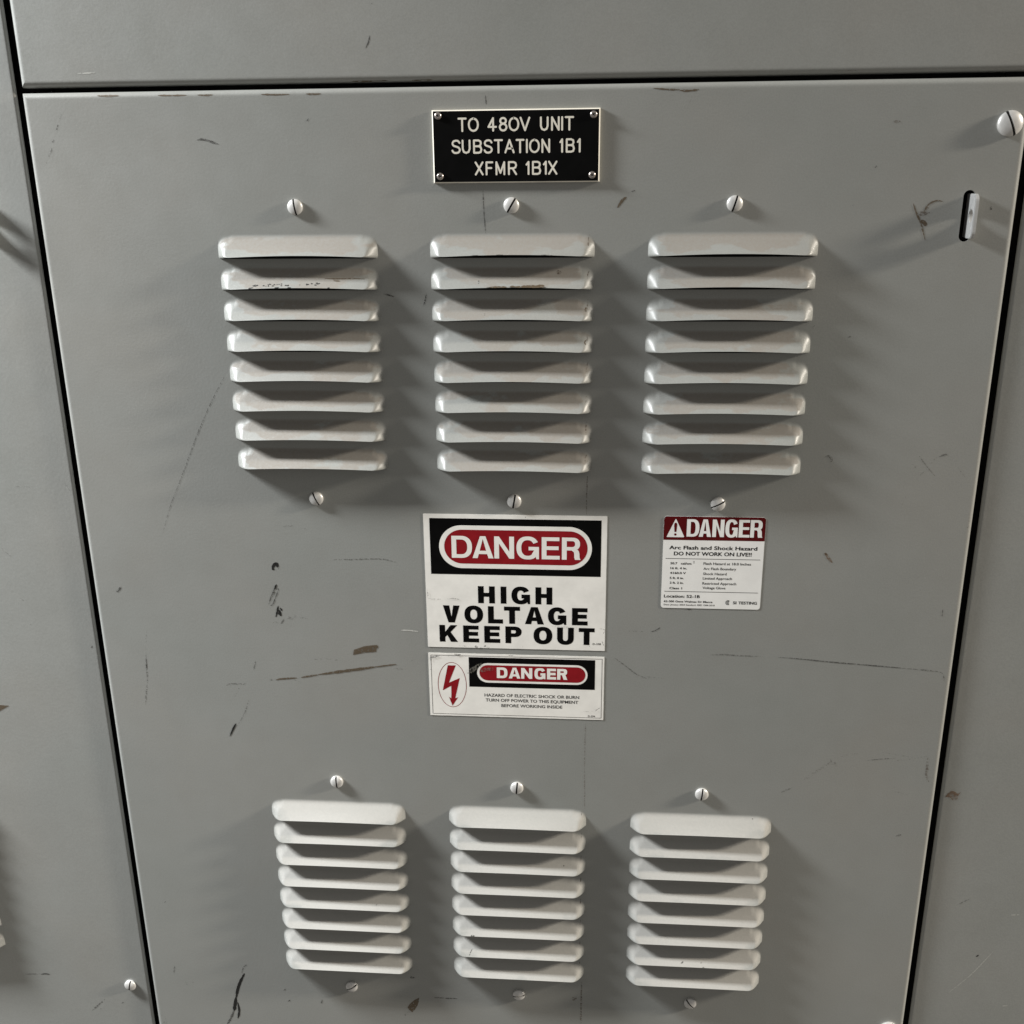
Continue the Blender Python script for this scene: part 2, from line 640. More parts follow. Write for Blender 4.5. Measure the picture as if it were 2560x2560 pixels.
def glyph(ch, w, s, t, p=2.25):
    """outline loops of a bold sans capital of height 1, width w, stem s, arm thickness t"""
    if ch == 'I':
        return [[(0, 0), (w, 0), (w, 1), (0, 1)]]
    if ch == 'H':
        a, b = 0.5 - t / 2, 0.5 + t / 2
        return [[(0, 0), (s, 0), (s, a), (w - s, a), (w - s, 0), (w, 0), (w, 1), (w - s, 1), (w - s, b), (s, b), (s, 1), (0, 1)]]
    if ch == 'E':
        a, b = 0.5 - t / 2 + .01, 0.5 + t / 2 + .01
        return [[(0, 0), (w, 0), (w, t), (s, t), (s, a), (w * .94, a), (w * .94, b), (s, b), (s, 1 - t), (w * .98, 1 - t), (w * .98, 1), (0, 1)]]
    if ch == 'L':
        return [[(0, 0), (w, 0), (w, t * 1.05), (s, t * 1.05), (s, 1), (0, 1)]]
    if ch == 'T':
        return [[(w / 2 - s / 2, 0), (w / 2 + s / 2, 0), (w / 2 + s / 2, 1 - t), (w, 1 - t), (w, 1), (0, 1), (0, 1 - t), (w / 2 - s / 2, 1 - t)]]
    if ch == 'N':
        return [[(0, 0), (s, 0), (s, 1 - s * 1.55), (w - s, 0), (w, 0), (w, 1), (w - s, 1), (w - s, s * 1.55), (s, 1), (0, 1)]]
    if ch == 'V':
        return [[(0, 1), (w / 2 - s * .55, 0), (w / 2 + s * .55, 0), (w, 1), (w - s * 1.08, 1), (w / 2, s * 1.05), (s * 1.08, 1)]]
    if ch == 'A':
        h = s * 0.57
        b0, b1 = 0.19, 0.19 + t * .92
        k = (w / 2 - h)
        f = lambda y: k * y + s * 1.08 * (1 - y * .55)
        apex = 1 - s * 0.62
        il = lambda y: w / 2 - (w / 2 - s * 1.08) * (1 - y / (1.0 * apex + 0.0)) if y < apex else w / 2
        return [[(0, 0), (s * 1.06, 0), (il(b0), b0), (w - il(b0), b0), (w - s * 1.06, 0), (w, 0), (w / 2 + h, 1), (w / 2 - h, 1)],
                [(il(b1), b1), (w - il(b1), b1), (w / 2, apex)]]
    if ch == 'O':
        return [ell(w / 2, .5, w / 2, .52, 0, 352, 44, p), ell(w / 2, .5, w / 2 - s, .52 - t, 0, 352, 44, p)]
    if ch == 'D':
        m = w * .46
        o = [(0, 0), (m, 0)] + ell(m, .5, w - m, .5, -90, 90, 24, p)[1:-1] + [(m, 1), (0, 1)]
        i = [(s, t), (m, t)] + ell(m, .5, w - m - s, .5 - t, -90, 90, 24, p)[1:-1] + [(m, 1 - t), (s, 1 - t)]
        return [o, i]
    if ch == 'P' or ch == 'R':
        y0 = 0.37 if ch == 'P' else 0.42
        ry = (1 - y0) / 2
        cy = y0 + ry
        m = w * .55
        wb = w if ch == 'P' else w * .97
        bowl = ell(m, cy, wb - m, ry, -90, 90, 20, p)
        i = [(s, y0 + t * .95), (m, y0 + t * .95)] + ell(m, cy, wb - m - s, ry - t * .95, -90, 90, 20, p)[1:-1] + [(m, 1 - t * .95), (s, 1 - t * .95)]
        if ch == 'P':
            o = [(0, 0), (s, 0), (s, y0), (m, y0)] + bowl[1:-1] + [(m, 1), (0, 1)]
        else:
            k0 = [b for b in bowl if b[0] > w * .72 or b[1] > cy]
            if s > .24:
                o = [(0, 0), (s, 0), (s, y0), (m * .86, y0), (w - s * 1.18, 0), (w, 0), (w * .80, y0 + .03)] + k0[1:-1] + [(m, 1), (0, 1)]
                return [o, i]
            o = [(0, 0), (s, 0), (s, y0), (m - .02, y0), (w * .90 - s, y0 - .07), (w * .92 - s, y0 - .14), (w * .93 - s, .10), (w * .955 - s, .035), (w * .97 - s, 0),
                 (w, 0), (w, .03), (w * .955, .08), (w * .945, .27), (w * .92, .37), (w * .84, y0 + .045)] + k0[:-1] + [(m, 1), (0, 1)]
        return [o, i]
    if ch == 'U':
        lo = ell(w / 2, .38, w / 2, .40, 180, 360, 24, p)
        li = ell(w / 2, .38, w / 2 - s, .40 - t, 360, 180, 24, p)
        return [[(0, 1)] + lo + [(w, 1), (w - s, 1)] + li + [(s, 1)]]
    if ch == 'K':
        return [[(0, 0), (s, 0), (s, .28), (s + .12 * w, .40), (w - s * 1.22, 0), (w, 0), (s + .30 * w, .585), (w * .98, 1), (w - s * 1.25, 1), (s, .585), (s, 1), (0, 1)]]
    if ch == 'G':
        oo = ell(w / 2, .5, w / 2, .52, 28, 318, 40, p)
        ii = ell(w / 2, .5, w / 2 - s, .52 - t, 318, 30, 34, p)
        b1, b0 = .555, .555 - t * .95
        return [oo + [(w * .86, .10), (w * .885, 0), (w, 0), (w, b1), (w * .54, b1), (w * .54, b0), (w - s, b0)] + ii[2:] + [(oo[0][0], oo[0][1])][:0]]
    return []


def flat_mesh(name, loops_list, h, mat, parent, thick=0.0):
    """filled outlines lying h above the door face; each item of loops_list is outline + holes in mm"""
    V, F = [], []
    for loops in loops_list:
        vl = [[Vector((p[0], p[1], 0)) for p in l] for l in loops]
        tris = tessellate_polygon(vl)
        fl = [p for l in vl for p in l]
        b = len(V)
        V.extend(P(p.x, h, p.y) for p in fl)
        for a, c, d in tris:
            A, B, D = fl[a], fl[c], fl[d]
            if (B.x - A.x) * (D.y - A.y) - (B.y - A.y) * (D.x - A.x) < 0:
                c, d = d, c
            F.append((b + a, b + c, b + d))
        if thick:
            for l in vl:
                n = len(l)
                st = len(V)
                V.extend(P(p.x, h, p.y) for p in l)
                V.extend(P(p.x, h - thick, p.y) for p in l)
                for k in range(n):
                    F.append((st + k, st + n + k, st + n + (k + 1) % n, st + (k + 1) % n))
    return mesh_obj(name, V, F, mat, parent)


def word(name, letters, zb, zt, stem, arm, h, mat, parent, p=2.25):
    """letters: (character, left mm, right mm); stem and arm as fractions of the cap height"""
    H = zt - zb
    out = []
    for ch, a, b in letters:
        w = (b - a) / H
        for_ = glyph(ch, w, stem, arm, p)
        out.append([[(a + x * H, zb + y * H) for x, y in l] for l in for_])
    return flat_mesh(name, out, h, mat, parent)


def type_line(name, body, x0, x1, zb, zt, h, mat, parent, bold=0.0, cap=None):
    """a line of small print fitted to its measured box"""
    c = bpy.data.curves.new("tmp", 'FONT')
    c.body = body
    c.size = 1.0
    c.offset = bold
    c.resolution_u = 3
    o = bpy.data.objects.new("tmp", c)
    COL.objects.link(o)
    dg = bpy.context.evaluated_depsgraph_get()
    me = bpy.data.meshes.new_from_object(o.evaluated_get(dg))
    bpy.data.objects.remove(o)
    bpy.data.curves.remove(c)
    xs = [v.co.x for v in me.vertices]
    a, b = min(xs), max(xs)
    capH = 0.70 + bold * 2
    for v in me.vertices:
        fx = (v.co.x - a) / (b - a)
        v.co = P(x0 + fx * (x1 - x0), h, zb + (v.co.y + bold) / capH * (zt - zb))
    me.name = name
    me.materials.clear()
    me.materials.append(mat)
    ob = bpy.data.objects.new(name, me)
    COL.objects.link(ob)
    ob.parent = parent
    ob.matrix_parent_inverse = parent.matrix_world.inverted()
    return ob


def rect(x0, x1, z0, z1, r=0.0):
    if r <= 0:
        return [(x0, z0), (x1, z0), (x1, z1), (x0, z1)]
    pts = []
    for cx, cz, a0 in ((x1 - r, z0 + r, -90), (x1 - r, z1 - r, 0), (x0 + r, z1 - r, 90), (x0 + r, z0 + r, 180)):
        n = max(6, int(r))
        for k in range(n + 1):
            a = math.radians(a0 + 90 * k / n)
            pts.append((cx + r * math.cos(a), cz + r * math.sin(a)))
    return pts


def ragged(pts, amt=0.25, step=2.0, seed=1):
    """slightly uneven cut edge"""
    rnd = random.Random(seed)
    out = []
    n = len(pts)
    for k in range(n):
        a, b = pts[k], pts[(k + 1) % n]
        L = math.hypot(b[0] - a[0], b[1] - a[1])
        m = max(1, int(L / step))
        for j in range(m):
            f = j / m
            j_ = 0 if j == 0 else rnd.uniform(-amt, amt)
            out.append((a[0] + (b[0] - a[0]) * f + j_ * .5, a[1] + (b[1] - a[1]) * f + j_ * .5))
    return out


V, F = [], []
slab(V, F, -4.0, 6.5, -3.2, 0.62, -0.12, -0.002)
bounce_floor = mesh_obj("bounce_floor", V, F, M_FLOOR)  # unseen ground slab, added for its effect on bounced light
bounce_floor["kind"] = "structure"

# -- black engraved nameplate
npl = thing("nameplate", "black engraved plate reading TO 480V UNIT SUBSTATION 1B1 XFMR 1B1X with cream letters", "nameplate", P(4, 0, 17.3))
NX0, NX1, NZ0, NZ1, NT = -61.3, 69.3, 17.2, 71.3, 3.0
V, F = [], []
rim = [(NX0, NZ0), (NX1, NZ0), (NX1, NZ1), (NX0, NZ1)]
inn = [(NX0 + .9, NZ0 + .9), (NX1 - .9, NZ0 + .9), (NX1 - .9, NZ1 - .9), (NX0 + .9, NZ1 - .9)]
for h, loop in ((0.15, rim), (NT - .7, rim), (NT, inn)):
    V.extend(P(x, h, z) for x, z in loop)
for j in range(2):
    for k in range(4):
        l = (k + 1) % 4
        F.append((j * 4 + k, j * 4 + l, j * 4 + 4 + l, j * 4 + 4 + k))
mesh_obj("bevelled_edge", V, F, M_CREAM, npl)
flat_mesh("plate_face", [[inn]], NT, M_BLACKPL, npl)

STROKES = {
    'T': [[(0, 1), (1, 1)], [(.5, 1), (.5, 0)]],
    'O': [[(.5, 1), (.82, .9), (1, .66), (1, .34), (.82, .1), (.5, 0), (.18, .1), (0, .34), (0, .66), (.18, .9), (.5, 1)]],
    '4': [[(.62, 0), (.62, 1), (0, .3), (1, .3)]],
    '8': [[(.5, .55), (.2, .62), (.08, .78), (.22, .95), (.5, 1), (.78, .95), (.92, .78), (.8, .62), (.5, .55), (.15, .46), (0, .26), (.18, .06), (.5, 0), (.82, .06), (1, .26), (.85, .46), (.5, .55)]],
    'V': [[(0, 1), (.5, 0), (1, 1)]],
    'U': [[(0, 1), (0, .32), (.16, .08), (.5, 0), (.84, .08), (1, .32), (1, 1)]],
    'N': [[(0, 0), (0, 1), (1, 0), (1, 1)]],
    'I': [[(.5, 0), (.5, 1)]],
    'S': [[(.97, .82), (.8, .96), (.5, 1), (.18, .94), (.04, .77), (.16, .6), (.5, .52), (.84, .43), (1, .25), (.84, .06), (.5, 0), (.18, .04), (0, .19)]],
    'B': [[(0, 0), (0, 1), (.62, 1), (.88, .92), (.94, .76), (.84, .58), (.6, .53), (0, .53)], [(.6, .53), (.9, .46), (1, .26), (.9, .06), (.62, 0), (0, 0)]],
    'A': [[(0, 0), (.5, 1), (1, 0)], [(.17, .32), (.83, .32)]],
    '1': [[(0, .78), (1, 1), (1, 0)]],
    'X': [[(0, 0), (1, 1)], [(0, 1), (1, 0)]],
    'F': [[(0, 0), (0, 1), (1, 1)], [(0, .53), (.82, .53)]],
    'M': [[(0, 0), (0, 1), (.5, .12), (1, 1), (1, 0)]],
    'R': [[(0, 0), (0, 1), (.66, 1), (.92, .92), (1, .74), (.9, .56), (.64, .49), (0, .49)], [(.5, .49), (1, 0)]],
}


def engraved(name, letters, zb, zt, parent, half=0.72, h=NT):
    """monoline letters: shallow round-ended strokes"""
    V, F = [], []
    for ch, a, b in letters:
        if ch == 'I':
            a, b = (a + b) / 2 - .5, (a + b) / 2 + .5
        if ch == '1':
            pass
        for st in STROKES[ch]:
            pts = [(a + x * (b - a), zb + y * (zt - zb)) for x, y in st]
            if ch in 'OS8UBR' and len(pts) > 4:
                pts = smooth_line(pts, 3) if ch in 'OS8' else pts
            for k in range(len(pts) - 1):
                (x0, z0), (x1, z1) = pts[k], pts[k + 1]
                L = math.hypot(x1 - x0, z1 - z0)
                if L < 1e-6:
                    continue
                dx, dz = (x1 - x0) / L, (z1 - z0) / L
                n = 8
                loop = []
                for j in range(n + 1):
                    an = math.pi / 2 + math.pi * j / n
                    c, s = math.cos(an) * half, math.sin(an) * half
                    loop.append((x0 + dx * c - dz * s, z0 + dz * c + dx * s))
                for j in range(n + 1):
                    an = -math.pi / 2 + math.pi * j / n
                    c, s = math.cos(an) * half, math.sin(an) * half
                    loop.append((x1 + dx * c - dz * s, z1 + dz * c + dx * s))
                i = len(V)
                hh = h + 0.05 + 0.004 * ((k + len(F)) % 7)
                V.extend(P(x, hh, z) for x, z in loop)
                F.append(tuple(range(i, i + len(loop))))
    return mesh_obj(name, V, F, M_CREAM, parent)


def smooth_line(pts, sub):
    """Catmull-Rom through the points"""
    out = []
    n = len(pts)
    for k in range(n - 1):
        p0, p1, p2, p3 = pts[max(k - 1, 0)], pts[k], pts[k + 1], pts[min(k + 2, n - 1)]
        for j in range(sub):
            t = j / sub
            out.append(tuple(0.5 * (2 * p1[i] + (p2[i] - p0[i]) * t + (2 * p0[i] - 5 * p1[i] + 4 * p2[i] - p3[i]) * t * t
                                    + (3 * p1[i] - p0[i] - 3 * p2[i] + p3[i]) * t ** 3) for i in (0, 1)))
    out.append(pts[-1])
    return out


engraved("engraved_lettering", [('T', -40.42, -34.82), ('O', -32.26, -25.51), ('4', -17.15, -11.27), ('8', -8.33, -3.08), ('O', -0.61, 5.95), ('V', 7.87, 14.65), ('U', 23.57, 28.79), ('N', 32.16, 37.37), ('I', 39.14, 40.82), ('T', 42.66, 48.4)], 55.82, 64.84, npl)
engraved("engraved_lettering", [('S', -45.77, -39.9), ('U', -37.63, -32.16), ('B', -28.72, -22.95), ('S', -20.46, -14.77), ('T', -12.36, -6.76), ('A', -4.19, 2.33), ('T', 4.66, 10.08), ('I', 11.79, 13.49), ('O', 15.27, 21.85), ('N', 24.71, 30.04), ('1', 38.68, 40.07), ('B', 43.61, 49.23), ('1', 52.23, 53.69)], 39.72, 48.79, npl)
engraved("engraved_lettering", [('X', -27.74, -22.24), ('F', -19.18, -14.56), ('M', -11.35, -5.17), ('R', -1.57, 4.13), ('1', 12.32, 13.88), ('B', 17.31, 23.07), ('1', 25.87, 27.43), ('X', 29.91, 35.74)], 23.56, 32.53, npl)


def phillips_mesh():
    R, H = 2.85, 1.9
    V, F = [], []
    n = 24
    rings = [(1.0, 0.0), (1.0, .5), (.9, 1.1), (.7, 1.55), (.45, 1.8)]
    for q, h in rings:
        for k in range(n):
            a = 2 * math.pi * k / n
            V.append((R * q * math.cos(a) / 1000, -h / 1000, R * q * math.sin(a) / 1000))
    for j in range(len(rings) - 1):
        for k in range(n):
            l = (k + 1) % n
            F.append((j * n + k, j * n + l, (j + 1) * n + l, (j + 1) * n + k))
    # recessed cross: arms on the inner ring drop to a pit
    for k in range(n):
        a = 2 * math.pi * k / n
        arm = (k % 6) in (0, 1, 5)
        V.append((R * .2 * math.cos(a) / 1000, -(0.5 if arm else 1.5) / 1000, R * .2 * math.sin(a) / 1000))
    b = len(rings) * n
    mats = [0] * len(F)
    for k in range(n):
        l = (k + 1) % n
        F.append(((len(rings) - 1) * n + k, (len(rings) - 1) * n + l, b + l, b + k))
        mats.append(1 if (k % 6) in (0, 5) else 0)
    F.append(tuple(b + k for k in range(n)))
    mats.append(1)
    me = bpy.data.meshes.new("plate_screw")
    me.from_pydata(V, [], F)
    me.materials.append(M_STEEL)
    me.materials.append(M_SLOT)
    for p, m in zip(me.polygons, mats):
        p.material_index = m
        p.use_smooth = m == 0
    me.update()
    return me


ME_PH = phillips_mesh()
for (x, z), t in zip(((-56.4, 67.0), (64.2, 66.5), (63.6, 22.4), (-56.0, 22.4)), (20, 55, 35, 10)):
    put(ME_PH, "plate_screw", npl, x, z, NT, t)

# -- large HIGH VOLTAGE sign
TH = 0.35
s1 = thing("danger_sign", "white HIGH VOLTAGE KEEP OUT sign with black header and large red DANGER oval", "warning sign", P(0, 0, -388))
flat_mesh("backing", [[ragged(rect(-80.7, 81.0, -388.1, -259.3, 0.6), .12, 3, 3)]], TH, M_WHITE, s1, TH - .1)
flat_mesh("header", [[rect(-75.3, 76.1, -316.0, -263.2)]], TH + .06, M_INK, s1)
flat_mesh("oval_border", [[rect(-67.3, 68.0, -309.9, -269.6, 20.1)]], TH + .12, M_WHITE, s1)
flat_mesh("red_oval", [[rect(-62.7, 64.2, -305.5, -273.6, 15.9)]], TH + .18, M_RED, s1)
word("header_lettering", [('D', -56.15, -37.91), ('A', -37.59, -18.88), ('N', -18.13, -0.55), ('G', 1.58, 21.44), ('E', 23.88, 39.75), ('R', 41.66, 58.01)], -300.14, -279.4, .205, .165, TH + .24, M_WHITE, s1, 2.35)
word("lettering", [('H', -33.48, -18.28), ('I', -13.08, -7.88), ('G', -3.34, 13.4), ('H', 18.25, 33.32)], -343.54, -326.98, .315, .235, TH + .06, M_INK, s1)
word("lettering", [('V', -65.69, -50.52), ('O', -46.25, -29.27), ('L', -24.8, -11.26), ('T', -10.18, 4.3), ('A', 8.65, 25.79), ('G', 29.47, 46.01), ('E', 51.09, 65.2)], -363.18, -346.35, .315, .235, TH + .06, M_INK, s1)
word("lettering", [('K', -69.6, -52.78), ('E', -47.82, -33.37), ('E', -28.54, -14.03), ('P', -9.2, 5.59), ('O', 16.41, 33.42), ('U', 37.77, 52.88), ('T', 57.33, 71.63)], -382.51, -365.82, .315, .235, TH + .06, M_INK, s1)
type_line("small_print", "D-338", 70.1, 77.4, -382.3, -380.4, TH + .06, M_INKG, s1, .01)

# -- narrow shock hazard label
s2 = thing("danger_label", "narrow white shock hazard label with red lightning bolt in an oval, DANGER header", "warning label", P(0, 0, -459))
flat_mesh("backing", [[ragged(rect(-80.9, 80.9, -458.8, -394.2, 0.4), .15, 3, 5)]], TH, M_WHITE, s2, TH - .1)
bo, bi = rect(-78.6, 79.1, -457.0, -396.2), rect(-78.25, 78.75, -456.65, -396.55)
flat_mesh("border_line", [[bo, bi]], TH + .06, M_INKG, s2)
flat_mesh("header", [[rect(-43.4, 72.6, -427.8, -397.6)]], TH + .06, M_INK, s2)
flat_mesh("oval_border", [[rect(-35.9, 65.8, -423.1, -403.2, 9.9)]], TH + .12, M_WHITE, s2)
flat_mesh("red_oval", [[rect(-33.7, 63.9, -420.9, -405.2, 7.8)]], TH + .18, M_RED, s2)
word("header_lettering", [('D', -17.62, -7.78), ('A', -6.59, 4.15), ('N', 4.88, 15.15), ('G', 17.16, 27.22), ('E', 28.68, 37.08), ('R', 37.99, 47.38)], -418.13, -407.17, .27, .225, TH + .24, M_WHITE, s2, 2.8)
type_line("small_print", "HAZARD OF ELECTRIC SHOCK OR BURN", -29.4, 58.4, -437.6, -434.4, TH + .06, M_INKG, s2, .012)
type_line("small_print", "TURN OFF POWER TO THIS EQUIPMENT", -28.4, 57.6, -442.7, -439.5, TH + .06, M_INKG, s2, .012)
type_line("small_print", "BEFORE WORKING INSIDE", -13.8, 42.9, -448.1, -444.9, TH + .06, M_INKG, s2, .012)
type_line("small_print", "D-594", 66.8, 73.4, -456.1, -454.2, TH + .06, M_INKG, s2, .01)
eo = ell(-59.35, -426.4, 13.4, 23.2, 0, 355, 71, 2)
ei = ell(-59.35, -426.4, 12.95, 22.75, 0, 355, 71, 2)
flat_mesh("oval_line", [[eo, ei]], TH + .06, M_RED, s2)
flat_mesh("lightning_bolt", [[[(-63.0, -406.4), (-55.6, -406.4), (-62.4, -424.3), (-52.2, -419.2), (-56.9, -440.4), (-54.1, -439.2), (-59.7, -448.2), (-62.7, -439.1), (-60.6, -440.4), (-60.3, -427.5), (-68.4, -432.4)]]], TH + .06, M_RED, s2)

# -- arc flash label
s3 = thing("arc_flash_label", "small square white arc flash label with dark red DANGER band and white triangle", "warning label", P(173, 0, -344))
AX0, AX1, AZ0, AZ1 = 129.9, 216.7, -344.3, -258.4
flat_mesh("backing", [[rect(AX0, AX1, AZ0, AZ1, 2.6)]], TH, M_WHITE2, s3, TH - .1)
band = [(AX0, -280.0), (AX1, -280.0)] + [(x, z) for x, z in rect(AX0, AX1, -285, AZ1, 2.6) if z > -279]
flat_mesh("red_band", [[band]], TH + .06, M_DKRED, s3)
flat_mesh("warning_triangle", [[[(132.6, -277.0), (133.0, -277.4), (147.2, -277.4), (147.7, -276.9), (140.3, -260.9), (139.7, -260.9)]]], TH + .12, M_WHITE2, s3)
flat_mesh("exclamation_mark", [[[(139.2, -272.6), (140.8, -272.6), (141.3, -266.0), (140.9, -264.5), (140.0, -264.0), (139.1, -264.5), (138.7, -266.0)]],
                               [ell(140.0, -274.9, 1.05, 1.05, 0, 340, 17, 2)]], TH + .18, M_DKRED, s3)
word("header_lettering", [('D', 149.66, 160.41), ('A', 160.16, 170.68), ('N', 171.61, 181.7), ('G', 182.63, 193.22), ('E', 194.14, 203.43), ('R', 203.95, 214.44)], -276.72, -260.76, .205, .15, TH + .12, M_WHITE2, s3, 2.5)
type_line("bold_print", "Arc Flash and Shock Hazard", 135.2, 211.0, -288.7, -285.2, TH + .06, M_INK, s3, .022)
type_line("bold_print", "DO NOT WORK ON LIVE!!", 139.5, 206.5, -294.3, -290.7, TH + .06, M_INK, s3, .022)
for z in (-297.3, -328.35):
    flat_mesh("rule", [[rect(132.5, 214.1, z - .22, z + .22)]], TH + .06, M_INKG, s3)
for body, a, b, z in (('50.7', 136.84, 142.84, -301.7), ('cal/cm', 145.98, 155.09, -301.77), ('2', 156.69, 157.63, -300.35), ('16 ft. 4 in.', 137.02, 151.37, -306.24),
                      ('4160.0 V', 136.77, 150.63, -310.78), ('5 ft. 0 in.', 136.74, 149.0, -315.51), ('2 ft. 2 in.', 136.92, 148.98, -320.06), ('Class 1', 136.8, 147.83, -325.22)):
    type_line("small_print", body, a, b, z - 1.05, z + 1.05, TH + .06, M_INK, s3, .02)
for body, a, b, z in (('Flash Hazard at 18.0 Inches', 165.5, 206.53, -301.48), ('Arc Flash Boundary', 165.73, 194.0, -306.27), ('Shock Hazard', 165.69, 185.97, -311.04),
                      ('Limited Approach', 165.54, 190.89, -315.35), ('Restricted Approach', 165.45, 194.8, -320.14), ('Voltage Glove', 165.81, 185.66, -324.34)):
    type_line("small_print", body, a, b, z - 1.2, z + 1.2, TH + .06, M_INK, s3, .008)
type_line("bold_print", "Location: 52-1B", 132.35, 163.83, -334.3, -331.4, TH + .06, M_INK, s3, .02)
type_line("small_print", "62-300 Gene Welmas Dr Mecca", 132.42, 175.1, -338.8, -336.9, TH + .06, M_INK, s3, .02)
type_line("small_print", "Date: January 2024 Standard: IEEE 1584-2018", 132.43, 177.1, -341.8, -340.3, TH + .06, M_INKG, s3, .008)
type_line("bold_print", "SI", 193.0, 196.0, -339.5, -336.7, TH + .06, M_INK, s3, .022)
type_line("bold_print", "TESTING", 197.7, 213.9, -339.5, -336.7, TH + .06, M_INK, s3, .022)
logo = []
for k, (r0, r1) in enumerate(((2.2, 1.75), (1.45, 1.05), (.75, .35))):
    cx = 188.7 + k * .25
    logo.append([ell(cx, -338.1, r0, r0 * 1.05, 55, 300, 16, 2) + ell(cx, -338.1, r1, r1 * 1.05, 300, 55, 16, 2)])
flat_mesh("company_mark", logo, TH + .06, M_INK, s3)

